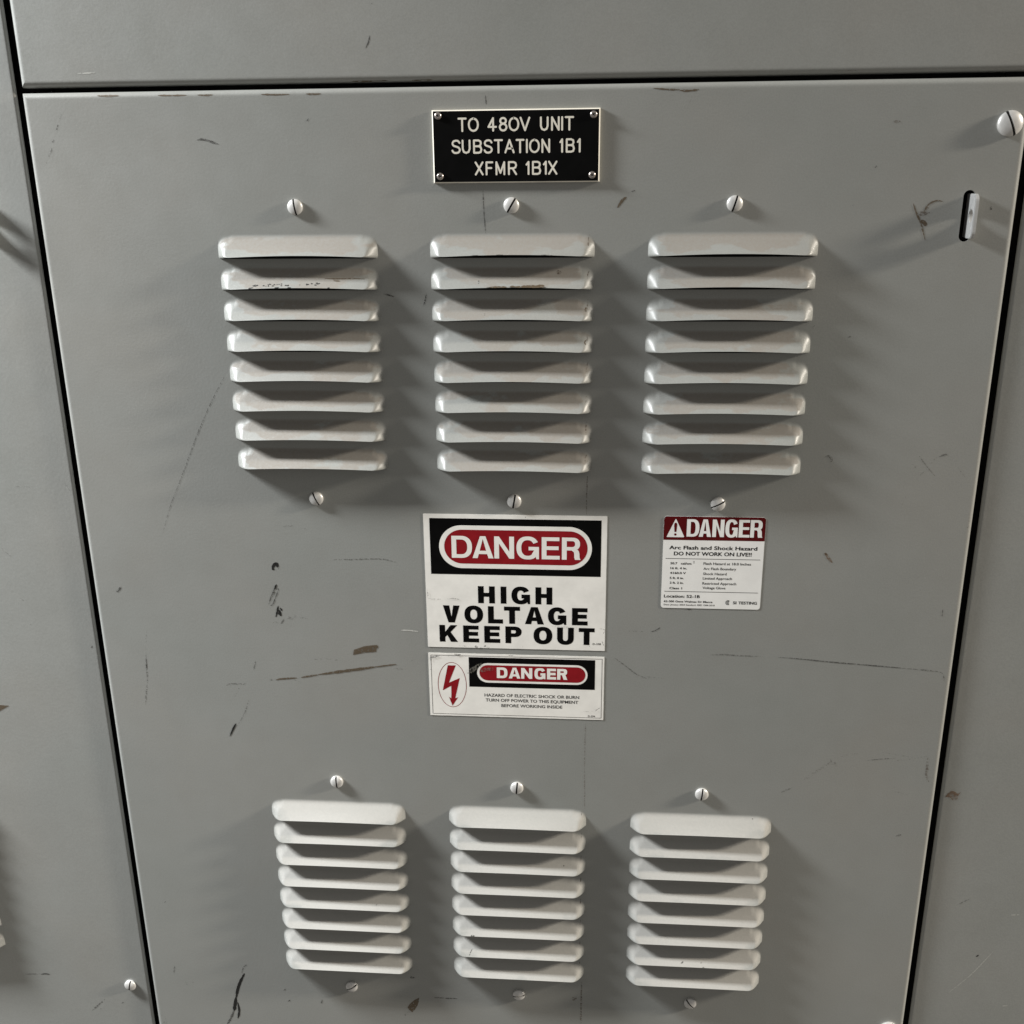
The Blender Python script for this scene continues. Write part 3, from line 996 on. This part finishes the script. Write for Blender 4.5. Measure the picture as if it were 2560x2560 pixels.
# ------------------------------------------------------------------ wear: scratches, scuffs, rubber marks, stains
MARKS = [
    ('door', 'grey', 0.66, [(-360.0, 72.8), (-362.2, 68.1)]),
    ('door', 'grey', 1.33, [(-364.2, 64.8), (-366.3, 60.6)]),
    ('door', 'grey', 1.5, [(-369.3, 53.6), (-370.9, 51.2)]),
    ('door', 'grey', 1.01, [(-371.8, 47.1), (-375.4, 40.7)]),
    ('door', 'faint', 1.01, [(-377.5, 38.0), (-379.7, 33.0)]),
    ('door', 'grey', 0.0, [(-381.5, 29.5), (-382.6, 26.2)]),
    ('door', 'dark', 1.63, [(-251.2, 51.7), (-247.6, 52.4), (-243.3, 51.7), (-238.4, 50.0), (-233.7, 48.5)]),
    ('door', 'dark', 3.07, [(-160.6, 66.0), (-159.8, 65.4)]),
    ('door', 'brown', 1.31, [(-328.7, 85.9), (-319.8, 85.6), (-310.8, 85.8)]),
    ('door', 'brown', 1.3, [(-279.4, 85.4), (-267.7, 85.1), (-255.9, 85.2)]),
    ('door', 'brown', 1.29, [(-247.2, 85.2), (-241.0, 84.9), (-234.7, 85.2)]),
    ('door', 'brown', 1.28, [(-196.2, 84.9), (-184.8, 84.5), (-173.4, 84.6)]),
    ('door', 'brown', 1.27, [(-160.2, 84.7), (-154.3, 84.4), (-148.3, 84.7)]),
    ('door', 'brown', 1.51, [(129.3, 82.8), (136.1, 82.5), (143.8, 83.2)]),
    ('door', 'brown', 1.21, [(109.3, 84.7), (119.9, 83.7), (129.3, 83.3)]),
    ('door', 'grey', 0.94, [(-247.7, -138.4), (-253.3, -146.9), (-260.8, -159.4), (-274.6, -184.7), (-287.0, -210.5), (-299.7, -236.9), (-309.4, -257.0), (-319.3, -282.5)]),
    ('door', 'dark', 1.92, [(-370.0, -340.3), (-367.4, -337.8), (-364.9, -334.9)]),
    ('door', 'faint', 1.46, [(-207.4, -273.7), (-203.3, -273.0), (-197.9, -272.4)]),
    ('door', 'faint', 1.46, [(-191.3, -275.3), (-183.2, -275.5)]),
    ('door', 'faint', 1.17, [(-345.7, -377.5), (-347.3, -385.1), (-349.0, -394.5), (-350.0, -404.9)]),
    ('door', 'grey', 1.37, [(-349.9, -404.0), (-350.7, -411.6), (-351.1, -419.3), (-351.2, -425.0), (-352.0, -431.8)]),
    ('door', 'grey', 1.38, [(-351.7, -430.3), (-352.6, -434.7), (-353.8, -440.6), (-355.3, -448.4), (-357.0, -457.3)]),
    ('door', 'dark', 0.98, [(-350.2, -406.8), (-350.5, -412.6), (-350.8, -417.8)]),
    ('door', 'dark', 0.0, [(-352.0, -431.8), (-353.1, -437.6)]),
    ('door', 'black', 1.58, [(-269.6, -474.1), (-273.0, -480.1), (-277.1, -488.6)]),
    ('door', 'grey', 0.94, [(-254.6, -448.2), (-258.2, -458.0), (-262.0, -466.0), (-269.6, -478.3)]),
    ('door', 'grey', 1.24, [(-274.9, -433.7), (-271.2, -431.8), (-265.0, -431.7), (-258.8, -431.6), (-255.9, -430.4)]),
    ('door', 'faint', 0.94, [(-262.5, -434.7), (-266.5, -442.7), (-268.1, -445.7)]),
    ('door', 'grey', 1.31, [(-244.6, -406.8), (-245.8, -412.5), (-247.3, -416.7)]),
    ('door', 'black', 2.59, [(-220.8, -314.5), (-219.5, -311.7), (-217.2, -309.0), (-215.7, -310.3), (-216.3, -312.7)]),
    ('door', 'black', 2.23, [(-220.3, -313.8), (-219.4, -315.3)]),
    ('door', 'dark', 1.78, [(-217.3, -315.5), (-217.1, -315.7)]),
    ('door', 'grey', 0.74, [(-214.2, -310.8), (-215.0, -314.7)]),
    ('door', 'dark', 1.12, [(-218.0, -329.2), (-221.0, -335.1), (-224.5, -342.9), (-226.9, -349.2)]),
    ('door', 'dark', 1.13, [(-216.2, -334.0), (-219.5, -341.1), (-223.0, -348.9), (-225.5, -350.5)]),
    ('door', 'black', 1.49, [(-218.0, -329.2), (-220.4, -334.6)]),
    ('door', 'dark', 1.49, [(-219.5, -333.5), (-216.0, -333.9)]),
    ('door', 'grey', 2.25, [(-220.6, -335.1), (-222.8, -342.0)]),
    ('door', 'black', 1.5, [(-218.2, -350.5), (-219.5, -355.8), (-221.2, -361.9)]),
    ('door', 'black', 1.5, [(-216.5, -352.4), (-215.0, -355.5)]),
    ('door', 'black', 2.63, [(-218.0, -354.4), (-217.2, -357.5), (-216.6, -360.8)]),
    ('door', 'black', 1.5, [(-219.3, -358.8), (-215.9, -358.1)]),
    ('door', 'faint', 2.63, [(-211.7, -360.6), (-207.4, -362.6), (-204.0, -360.5), (-200.8, -361.3), (-191.5, -362.9)]),
    ('door', 'faint', 2.26, [(-211.0, -362.1), (-205.0, -363.3)]),
    ('door', 'faint', 1.89, [(-224.3, -367.2), (-219.7, -367.6)]),
    ('door', 'grey', 1.51, [(-213.5, -363.7), (-215.2, -366.1), (-217.0, -368.6)]),
    ('door', 'faint', 0.0, [(-209.3, -366.4), (-202.2, -369.5)]),
    ('door', 'grey', 1.31, [(-164.1, -304.4), (-155.0, -303.9), (-145.4, -303.8), (-135.1, -303.1), (-123.2, -302.8), (-115.4, -303.4), (-104.5, -306.5)]),
    ('door', 'light', 1.48, [(-105.2, -372.3), (-97.8, -372.3), (-89.3, -373.2)]),
    ('door', 'brown', 0, [(-151.2, -398.6), (-150.7, -395.2), (-150.0, -393.0), (-147.4, -392.1), (-145.3, -391.2), (-140.7, -389.3), (-134.9, -388.4), (-128.2, -387.5), (-127.2, -388.7), (-127.4, -390.3), (-128.8, -391.7), (-129.4, -394.8), (-140.3, -396.1), (-147.3, -397.6)]),
    ('door', 'brown', 1.73, [(-226.8, -426.5), (-220.7, -425.2), (-212.2, -424.3), (-206.4, -423.8)]),
    ('door', 'brown', 1.72, [(-202.2, -423.2), (-193.7, -421.4), (-185.3, -419.8)]),
    ('door', 'brown', 2.66, [(-185.5, -419.6), (-170.3, -417.0), (-157.7, -414.8), (-141.1, -412.0), (-129.5, -409.8)]),
    ('door', 'brown', 1.51, [(-130.4, -410.2), (-120.5, -408.4), (-110.9, -406.9)]),
    ('door', 'faint', 1.29, [(-190.9, -404.5), (-179.2, -403.1), (-169.4, -403.9), (-157.2, -405.5)]),
    ('door', 'faint', 1.35, [(-116.5, -411.3), (-104.3, -411.9), (-97.4, -412.0)]),
    ('door', 'grey', 1.8, [(-96.5, -402.6), (-96.2, -402.8)]),
    ('door', 'faint', 1.54, [(-209.0, -425.7), (-201.8, -428.9)]),
    ('door', 'grey', 1.54, [(-232.9, -426.4), (-230.1, -426.4)]),
    ('door', 'grey', 1.13, [(176.5, -389.6), (188.6, -388.9), (200.7, -389.6), (223.3, -389.7)]),
    ('door', 'dark', 1.12, [(236.0, -390.2), (254.8, -391.3), (280.4, -393.5), (308.8, -395.4), (332.6, -397.0), (347.5, -398.1)]),
    ('door', 'grey', 1.1, [(346.0, -398.0), (356.4, -398.7), (374.3, -400.2), (379.6, -401.6), (382.2, -405.4), (383.1, -410.4)]),
    ('door', 'grey', 1.09, [(89.8, -394.7), (100.8, -403.2), (110.2, -410.7), (119.6, -414.7)]),
    ('door', 'faint', 2.9, [(116.5, -414.5), (124.9, -413.2)]),
    ('door', 'faint', 0.94, [(123.4, -413.2), (136.5, -414.6)]),
    ('door', 'dark', 1.07, [(122.4, -368.2), (126.4, -366.4), (130.4, -363.6)]),
    ('door', 'faint', 0.86, [(99.9, -367.7), (121.2, -368.0)]),
    ('door', 'faint', 2.91, [(268.7, -515.5), (280.6, -505.1), (292.7, -493.4)]),
    ('door', 'faint', 3.62, [(287.2, -491.8), (292.1, -495.6), (297.9, -500.1)]),
    ('door', 'faint', 0.86, [(292.6, -492.5), (306.8, -487.5), (319.0, -484.8)]),
    ('door', 'grey', 0.79, [(323.8, -492.8), (336.1, -490.9), (349.0, -489.6)]),
    ('door', 'faint', 1.07, [(348.5, -492.4), (360.5, -490.4), (378.9, -485.8)]),
    ('door', 'faint', 0.79, [(335.4, -483.5), (354.0, -486.7), (367.0, -488.2)]),
    ('door', 'grey', 1.47, [(248.7, -529.9), (258.3, -524.5)]),
    ('door', 'brownfaint', 2.15, [(377.7, -487.6), (378.5, -499.2), (378.5, -506.4), (381.6, -513.5)]),
    ('door', 'faint', 1.08, [(351.9, -525.0), (364.8, -527.9)]),
    ('door', 'grey', 1.47, [(358.2, -573.3), (363.3, -571.2)]),
    ('door', 'dark', 0.0, [(224.1, -559.2), (224.1, -559.2)]),
    ('door', 'grey', 1.97, [(261.6, -204.1), (264.8, -203.6), (267.2, -206.1), (266.5, -209.6)]),
    ('door', 'grey', 0.97, [(338.4, -202.6), (345.7, -211.8), (352.9, -219.5)]),
    ('door', 'grey', 1.94, [(360.9, -201.1), (357.7, -201.6), (355.0, -202.7)]),
    ('door', 'faint', 1.29, [(355.9, -202.3), (351.9, -204.7), (347.6, -209.4)]),
    ('door', 'faint', 1.31, [(345.9, -213.3), (338.0, -223.1)]),
    ('door', 'faint', 0.78, [(333.7, -209.7), (339.7, -215.5)]),
    ('door', 'faint', 0.71, [(369.5, -210.5), (379.5, -222.9), (382.7, -227.9)]),
    ('door', 'faint', 0.66, [(332.7, -234.0), (329.6, -242.4), (328.6, -250.9)]),
    ('door', 'rust', 2.03, [(268.6, -289.8), (271.5, -293.8), (275.7, -298.8)]),
    ('door', 'brown', 1.69, [(268.6, -289.8), (270.4, -291.4)]),
    ('door', 'dark', 1.02, [(373.7, -340.4), (373.9, -347.7)]),
    ('door', 'dark', 2.1, [(385.2, -264.2), (385.6, -264.5)]),
    ('door', 'black', 3.28, [(-289.1, -771.6), (-294.7, -782.9), (-298.6, -793.6), (-301.2, -804.7)]),
    ('door', 'black', 3.08, [(-301.0, -802.3), (-303.4, -814.0), (-305.1, -821.9)]),
    ('door', 'dark', 2.21, [(-304.6, -819.9), (-309.3, -831.5), (-314.5, -840.4)]),
    ('door', 'black', 2.2, [(-300.1, -810.0), (-299.5, -821.5), (-301.9, -831.8)]),
    ('door', 'grey', 1.3, [(-284.9, -759.7), (-289.2, -763.3), (-292.1, -771.8)]),
    ('door', 'dark', 0.0, [(-300.3, -788.9), (-302.8, -803.4)]),
    ('door', 'dark', 3.48, [(-244.3, -804.2), (-243.5, -804.9)]),
    ('door', 'grey', 1.3, [(-208.2, -800.8), (-209.2, -805.8)]),
    ('door', 'grey', 3.46, [(-247.8, -789.7), (-247.1, -790.5)]),
    ('door', 'dark', 2.1, [(-113.0, -766.2), (-108.4, -766.5)]),
    ('door', 'faint', 2.82, [(-317.1, -810.7), (-316.5, -811.3)]),
    ('door', 'grey', 0.0, [(-279.2, -810.0), (-279.2, -810.0)]),
    ('door', 'brown', 0, [(-117.2, -805.4), (-114.4, -800.3), (-109.2, -795.1), (-104.5, -792.1), (-105.0, -796.9), (-106.5, -802.1), (-109.4, -807.6), (-112.4, -811.6), (-115.9, -808.4)]),
    ('door', 'faint', 2.57, [(-115.6, -811.0), (-122.0, -817.6)]),
    ('door', 'grey', 1.26, [(-88.8, -790.8), (-77.3, -790.8)]),
    ('door', 'dark', 1.43, [(-77.4, -791.0), (-64.0, -790.7)]),
    ('door', 'brown', 1.36, [(311.4, -0.9), (314.1, -7.2), (318.4, -15.2), (321.1, -21.9), (323.4, -28.4)]),
    ('door', 'brown', 1.2, [(333.2, 0.4), (328.6, 1.0), (323.5, -1.4), (321.2, -4.6), (320.0, -8.3)]),
    ('door', 'brown', 3.03, [(318.5, -13.6), (321.4, -15.5), (323.0, -17.7)]),
    ('door', 'brownfaint', 1.21, [(318.9, -10.2), (324.8, -7.8)]),
    ('door', 'brownfaint', 3.61, [(317.1, -9.9), (323.1, -4.0)]),
    ('door', 'dark', 1.2, [(370.3, -3.4), (370.3, -6.3)]),
    ('door', 'dark', 1.92, [(280.2, 26.4), (280.8, 26.0)]),
    ('door', 'grey', 1.46, [(265.5, -2.1), (266.0, -2.4)]),
    ('door', 'grey', 0.95, [(271.6, -104.2), (273.9, -103.2)]),
    ('door', 'dark', 1.52, [(243.6, -95.1), (244.0, -95.4)]),
    ('door', 'brownfaint', 2.66, [(290.5, 58.4), (295.4, 58.5)]),
    ('door', 'brownfaint', 0.0, [(138.9, 78.6), (136.7, 73.6), (134.7, 68.0)]),
    ('door', 'dark', 0.93, [(-19.5, 81.7), (-18.8, 74.9)]),
    ('door', 'dark', 0.83, [(-22.6, 11.6), (-22.2, -4.7), (-21.0, -21.2)]),
    ('door', 'brown', 2.2, [(83.9, -2.5), (87.5, 2.8), (90.8, 5.6)]),
    ('door', 'dark', 0.75, [(94.5, 9.5), (97.5, 10.6)]),
    ('door', 'dark', 1.33, [(-105.9, -69.3), (-102.0, -70.1), (-97.7, -71.5)]),
    ('door', 'dark', 1.0, [(-70.7, -68.7), (-72.1, -74.7), (-74.0, -79.4)]),
    ('door', 'faint', 0.99, [(-71.5, -51.8), (-72.2, -54.7)]),
    ('door', 'grey', 0.0, [(87.5, -136.7), (89.4, -133.4)]),
    ('upper', 'dark', 1.3, [(-107.9, 125.5), (-108.7, 121.6), (-109.9, 119.2), (-111.5, 116.3)]),
    ('upper', 'brown', 1.0, [(-124.3, 93.4), (-110.3, 93.3), (-95.6, 93.6)]),
    ('upper', 'brown', 1.0, [(-77.0, 93.3), (-60.7, 93.5)]),
    ('upper', 'grey', 1.96, [(-104.9, 148.2), (-104.4, 147.8)]),
    ('upper', 'light', 0.72, [(-343.1, 102.4), (-328.6, 102.7)]),
    ('upper', 'grey', 1.5, [(-139.3, 117.5), (-138.9, 117.2)]),
    ('upper', 'brown', 0.0, [(243.8, 94.6), (262.0, 94.8)]),
    ('right', 'rust', 0, [(399.7, -531.4), (401.8, -527.5), (404.7, -524.5), (407.7, -525.3), (410.5, -527.5), (413.7, -525.1), (411.6, -529.0), (411.0, -531.3), (411.8, -534.3), (406.9, -534.5), (403.3, -531.6)]),
    ('right', 'grey', 0.97, [(424.8, -651.8), (431.2, -647.2), (436.8, -643.0)]),
    ('right', 'black', 3.02, [(451.3, -709.9), (452.3, -710.7)]),
    ('right', 'light', 0.53, [(429.4, -757.1), (448.7, -733.0), (466.1, -704.0)]),
    ('right', 'light', 0.74, [(476.6, -660.5), (484.6, -659.7)]),
    ('right', 'light', 0.76, [(483.5, -769.9), (488.5, -769.1)]),
    ('right', 'grey', 2.27, [(396.9, -484.0), (397.6, -484.6)]),
    ('right', 'grey', 2.33, [(397.2, -759.1), (398.2, -764.6)]),
    ('left', 'brown', 0, [(-507.4, -463.8), (-496.7, -464.5), (-501.9, -467.5), (-508.7, -471.3)]),
    ('left', 'grey', 1.08, [(-534.3, -790.7), (-515.2, -789.1)]),
    ('left', 'dark', 1.8, [(-515.9, -789.8), (-511.1, -788.6), (-506.3, -789.5)]),
    ('left', 'grey', 1.81, [(-467.0, -836.9), (-457.3, -827.3), (-449.2, -819.4)]),
    ('left', 'grey', 2.88, [(-430.2, -822.3), (-429.5, -823.1)]),
    ('left', 'grey', 2.9, [(-456.5, -832.9), (-455.8, -833.6)]),
    ('left', 'dark', 3.15, [(-404.4, -398.6), (-403.6, -399.3)]),
    ('left', 'faint', 1.16, [(-476.4, -299.9), (-471.4, -306.0), (-466.5, -309.4)]),
    ('left', 'faint', 1.17, [(-467.1, -350.0), (-462.5, -353.5)]),
    ('left', 'faint', 1.13, [(-455.1, -239.9), (-437.8, -241.3)]),
    ('left', 'faint', 1.12, [(-406.1, -236.9), (-401.8, -245.2)]),
    ('left', 'faint', 1.18, [(-461.5, -375.7), (-461.0, -378.4)]),
    ('left', 'faint', 1.9, [(-458.6, -393.9), (-458.1, -394.3)]),
    ('left', 'faint', 0.0, [(-452.5, -446.7), (-447.1, -446.1)]),
    ('door', 'grey', 1.76, [(-364.0, -766.4), (-365.7, -776.3)]),
    ('door', 'faint', 1.19, [(-245.7, -503.8), (-242.7, -503.1)]),
    ('door', 'grey', 2.73, [(-365.1, -684.5), (-364.4, -685.2)]),
    ('door', 'grey', 2.77, [(-247.7, -789.8), (-247.0, -790.5)]),
    ('door', 'dark', 2.78, [(-244.0, -804.1), (-243.3, -804.8)]),
    ('door', 'grey', 1.29, [(-209.7, -806.1), (-207.4, -801.0)]),
    ('door', 'faint', 1.32, [(-353.8, -785.4), (-353.5, -791.2)]),
    ('door', 'faint', 1.32, [(-347.0, -784.9), (-344.9, -793.0)]),
    ('door', 'faint', 6.29, [(-387.6, -832.5), (-382.2, -844.7)]),
    ('door', 'faint', 3.59, [(-388.3, -830.2), (-390.2, -837.5)]),
    ('door', 'brownfaint', 1.17, [(63.3, -221.4), (62.8, -235.8), (62.8, -257.9)]),
    ('door', 'brownfaint', 0.9, [(64.7, -462.0), (64.2, -484.9), (64.2, -512.9)]),
    ('door', 'brownfaint', 0.99, [(64.2, -512.9), (64.5, -534.8), (64.7, -555.6)]),
    ('door', 'brownfaint', 1.85, [(64.4, -761.7), (64.3, -789.8), (64.2, -818.4)]),
    ('door', 'brownfaint', 5.27, [(55.6, -781.5), (58.9, -784.6)]),
    ('door', 'dark', 1.76, [(152.9, -345.0), (156.8, -345.3)]),
    ('sign1', 'grey', 0.88, [(-79.1, -339.8), (-71.8, -340.3), (-66.9, -340.3)]),
    ('sign1', 'grey', 0.87, [(-61.9, -340.1), (-56.4, -339.3), (-50.5, -340.2)]),
    ('sign1', 'grey', 0.73, [(-79.3, -329.3), (-78.9, -339.8)]),
    ('sign1', 'dark', 2.58, [(-36.9, -385.7), (-35.1, -388.3)]),
    ('sign1', 'dark', 1.11, [(-33.4, -387.9), (-30.1, -388.3)]),
    ('sign1', 'dark', 1.47, [(-29.0, -386.6), (-27.2, -385.4)]),
    ('sign1', 'dark', 1.77, [(-24.7, -387.5), (-24.4, -387.8)]),
    ('sign1', 'grey', 0.73, [(6.5, -384.8), (6.5, -387.1)]),
    ('sign1', 'grey', 0.72, [(74.2, -365.7), (80.2, -366.8), (79.2, -371.5)]),
    ('sign1', 'grey', 0.87, [(78.2, -377.5), (80.2, -383.2)]),
    ('sign1', 'faint', 1.11, [(-52.2, -386.3), (-40.0, -386.6)]),
    ('sign1', 'grey', 0.7, [(9.7, -260.6), (9.9, -262.4)]),
    ('sign1', 'faint', 0.72, [(55.5, -381.7), (71.8, -384.4)]),
    ('sign1', 'faint', 0.72, [(-1.2, -358.1), (8.6, -358.3)]),
    ('sign1', 'grey', 0.72, [(33.1, -365.0), (48.8, -365.2), (56.4, -365.9)]),
    ('sign2', 'dark', 1.86, [(-78.8, -398.8), (-74.7, -397.7), (-70.1, -396.7)]),
    ('sign2', 'dark', 0.9, [(-78.6, -397.5), (-78.4, -402.6)]),
    ('sign2', 'dark', 1.48, [(-56.6, -394.7), (-53.9, -395.5), (-50.5, -395.0)]),
    ('sign2', 'dark', 0.74, [(-6.7, -394.6), (-2.1, -394.9)]),
    ('sign2', 'smear', 3.34, [(-45.1, -413.9), (-39.0, -409.6), (-30.6, -402.8)]),
    ('sign2', 'smear', 2.97, [(-41.9, -413.8), (-36.2, -407.5), (-31.1, -404.8)]),
    ('sign2', 'smear', 3.71, [(-32.6, -411.5), (-26.1, -409.3), (-18.8, -409.0)]),
    ('sign2', 'smear', 2.23, [(-44.6, -411.8), (-35.3, -405.5)]),
    ('sign2', 'grey', 0.74, [(73.3, -449.5), (78.1, -445.5)]),
    ('sign2', 'faint', 0.89, [(62.1, -450.2), (78.2, -450.2)]),
    ('sign2', 'faint', 1.12, [(-77.0, -411.7), (-79.8, -410.8)]),
    ('sign2', 'grey', 1.43, [(-62.1, -396.7), (-61.8, -396.9)]),
]

OWN = {'door': (door, 0.0), 'upper': (upper, UREC), 'left': (left, REC), 'right': (rightp, REC), 'sign1': (s1, TH + .30), 'sign2': (s2, TH + .30)}
EDGES = {'door': (DX0, DX1, DBOT, DTOP), 'upper': (DX0, 700, UZ, 560), 'left': (-1180, -398.0, DBOT, 560), 'right': (396.0, 1180, DBOT, 89)}
NAMES = {'black': 'rubber_mark', 'dark': 'scratch', 'grey': 'scratch', 'faint': 'scuff', 'brown': 'residue_mark', 'brownfaint': 'stain', 'rust': 'rust_spot', 'light': 'pale_scratch', 'smear': 'smear'}


def lift(owner, x, z):
    """height of the sheet at a point, following the bent edges"""
    h = OWN[owner][1]
    if owner in EDGES:
        x0, x1, z0, z1 = EDGES[owner]
        d = min(x - x0, x1 - x, z - z0, z1 - z)
        if d < R_EDGE:
            q = R_EDGE - max(d, 0.15)
            h -= R_EDGE - math.sqrt(max(0.0, R_EDGE ** 2 - q * q))
    return h


def ribbon(pts, w, rnd, surf, off):
    sub = max(2, min(6, int(24 / len(pts))))
    line = smooth_line(pts, sub) if len(pts) > 2 else [tuple(pts[0][i] + (pts[1][i] - pts[0][i]) * k / 4 for i in (0, 1)) for k in range(5)]
    n = len(line)
    V, F = [], []
    for k, (x, z) in enumerate(line):
        a, b = line[max(k - 1, 0)], line[min(k + 1, n - 1)]
        L = math.hypot(b[0] - a[0], b[1] - a[1]) or 1
        nx, nz = -(b[1] - a[1]) / L, (b[0] - a[0]) / L
        f = k / (n - 1)
        ww = w * 0.5 * (0.25 + 0.75 * min(1, 4 * f, 4 * (1 - f))) * rnd.uniform(.75, 1.25)
        V.append(surf(x + nx * ww, z + nz * ww, off))
        V.append(surf(x - nx * ww, z - nz * ww, off))
    for k in range(n - 1):
        F.append((2 * k + 1, 2 * k + 3, 2 * k + 2, 2 * k))
    return V, F


rnd = random.Random(11)
for n_, (owner, kind, w, pts) in enumerate(MARKS):
    par, hb = OWN[owner]
    off = 0.10 + 0.012 * (n_ % 9)
    surf = lambda x, z, o, ow=owner: P(x, lift(ow, x, z) + o, z)
    if w:
        V, F = ribbon(pts, w, rnd, surf, off)
    else:
        pr = ragged(pts, .3, 1.0, n_)
        vl = [[Vector((p[0], p[1], 0)) for p in pr]]
        V = [surf(p.x, p.y, off) for p in vl[0]]
        F = []
        for a, c, d in tessellate_polygon(vl):
            A, B, D = vl[0][a], vl[0][c], vl[0][d]
            if (B.x - A.x) * (D.y - A.y) - (B.y - A.y) * (D.x - A.x) < 0:
                c, d = d, c
            F.append((a, c, d))
    mesh_obj(NAMES[kind], V, F, W[kind], par)


def on_louver(x, cut, k, kind, strokes, w, name):
    """chips and specks that follow the hood of one louver; strokes in mm across and up from its cut line"""
    surf = lambda u, v, o: P(x + hood_point(u, v)[0], hood_point(u, v)[1] + o, cut - k * PITCH + hood_point(u, v)[2])
    for st in strokes:
        V, F = ribbon(st, w, rnd, surf, 0.10)
        mesh_obj(name, V, F, W[kind], door)


X1, X2, X3 = COLS
on_louver(X2, CUT_UP, 1, 'brown', [[(-18, .6), (-10, .9), (-3, .7)], [(-2, .8), (8, 1.0), (18, .8), (27, .9)], [(-1, 1.4), (3, 1.5)], [(20, 2.0), (24, 2.8), (27, 2.0)], [(8, 1.5), (14, 2.0), (24, 2.2)]], 1.9, "paint_chip")
on_louver(X2, CUT_UP, 1, 'dark', [[(-1, .5), (4, .6)], [(21, .6), (29, .7)], [(-20, .4), (-16, .7)], [(-26.5, 4.5), (-26.5, 8.0)]], 1.2, "paint_chip")
on_louver(X2, CUT_UP, 0, 'dark', [[(-32, .3), (-26, .25)], [(-12, .3), (-6, .3)], [(24, .3), (33, .3)]], .9, "paint_chip")
on_louver(X2, CUT_UP, 2, 'grey', [[(-22.5, 3.5), (-22, 7.5)]], .8, "scratch")
on_louver(X2, CUT_UP, 1, 'brownfaint', [[(36, 14.5), (40, 13.8)]], 3, "stain")
rs = random.Random(4)
specks = []
for k in range(34):
    u = rs.uniform(-38, 22)
    v = 3.2 + rs.uniform(-1.0, 1.2) + (1.2 if u > -2 else 0.4)
    specks.append([(u, v), (u + rs.uniform(.4, 2.2), v + rs.uniform(-.4, .5))])
on_louver(X1, CUT_UP, 1, 'black', specks, 1.0, "paint_chip")
on_louver(X1, CUT_UP, 1, 'black', [[(-40, .4), (-36, 1.4)], [(-18, .5), (-14, .8)], [(-7, .4), (-4, .6)], [(26, .4), (28, .7)]], 1.2, "paint_chip")
on_louver(X1, CUT_UP, 1, 'brown', [[(22, 10), (32, 9.6), (44, 9.8), (56, 9.5)], [(30, 8), (36, 7.6)]], 1.0, "residue_mark")
on_louver(X2, CUT_LO, 6, 'dark', [[(-49, 1.2), (-48, 4.5), (-46, 8.5)]], .9, "scratch")
on_louver(X2, CUT_LO, 5, 'dark', [[(-47, .6), (-43, .7)]], 2.0, "paint_chip")
on_louver(X3, CUT_LO, 6, 'dark', [[(-13, 3.2), (-10.5, 5.6)], [(6.5, 4.2), (7.5, 5.8)], [(8, .5), (10, .4)]], 1.2, "paint_chip")
on_louver(X1, CUT_LO, 4, 'dark', [[(34, 5.4), (35, 6.6)]], 1.0, "paint_chip")
on_louver(X2, CUT_LO, 2, 'dark', [[(45, 9.0), (46, 9.6)]], 1.1, "paint_chip")
on_louver(X3, CUT_LO, 0, 'dark', [[(48, 16.5), (48.8, 15.6)]], 1.0, "paint_chip")
for k in range(8):                        # the brown run down the ends of the middle column
    on_louver(X2, CUT_UP, k, 'brownfaint', [[(62.0 + .5 * math.sin(k * 2.1), 18 - 3 * (k % 2)), (61.3, 13), (61.5 - .4 * (k % 3), 9)]], 1.0, "stain")
    if k in (2, 3):
        on_louver(X2, CUT_UP, k, 'brown', [[(60.5, 14 - k), (59.5, 12 - k), (60.6, 10 - k)]], 1.0, "stain")
    on_louver(X2, CUT_LO, k, 'brownfaint', [[(62.3, 18), (62.0, 13)]], .9, "stain")
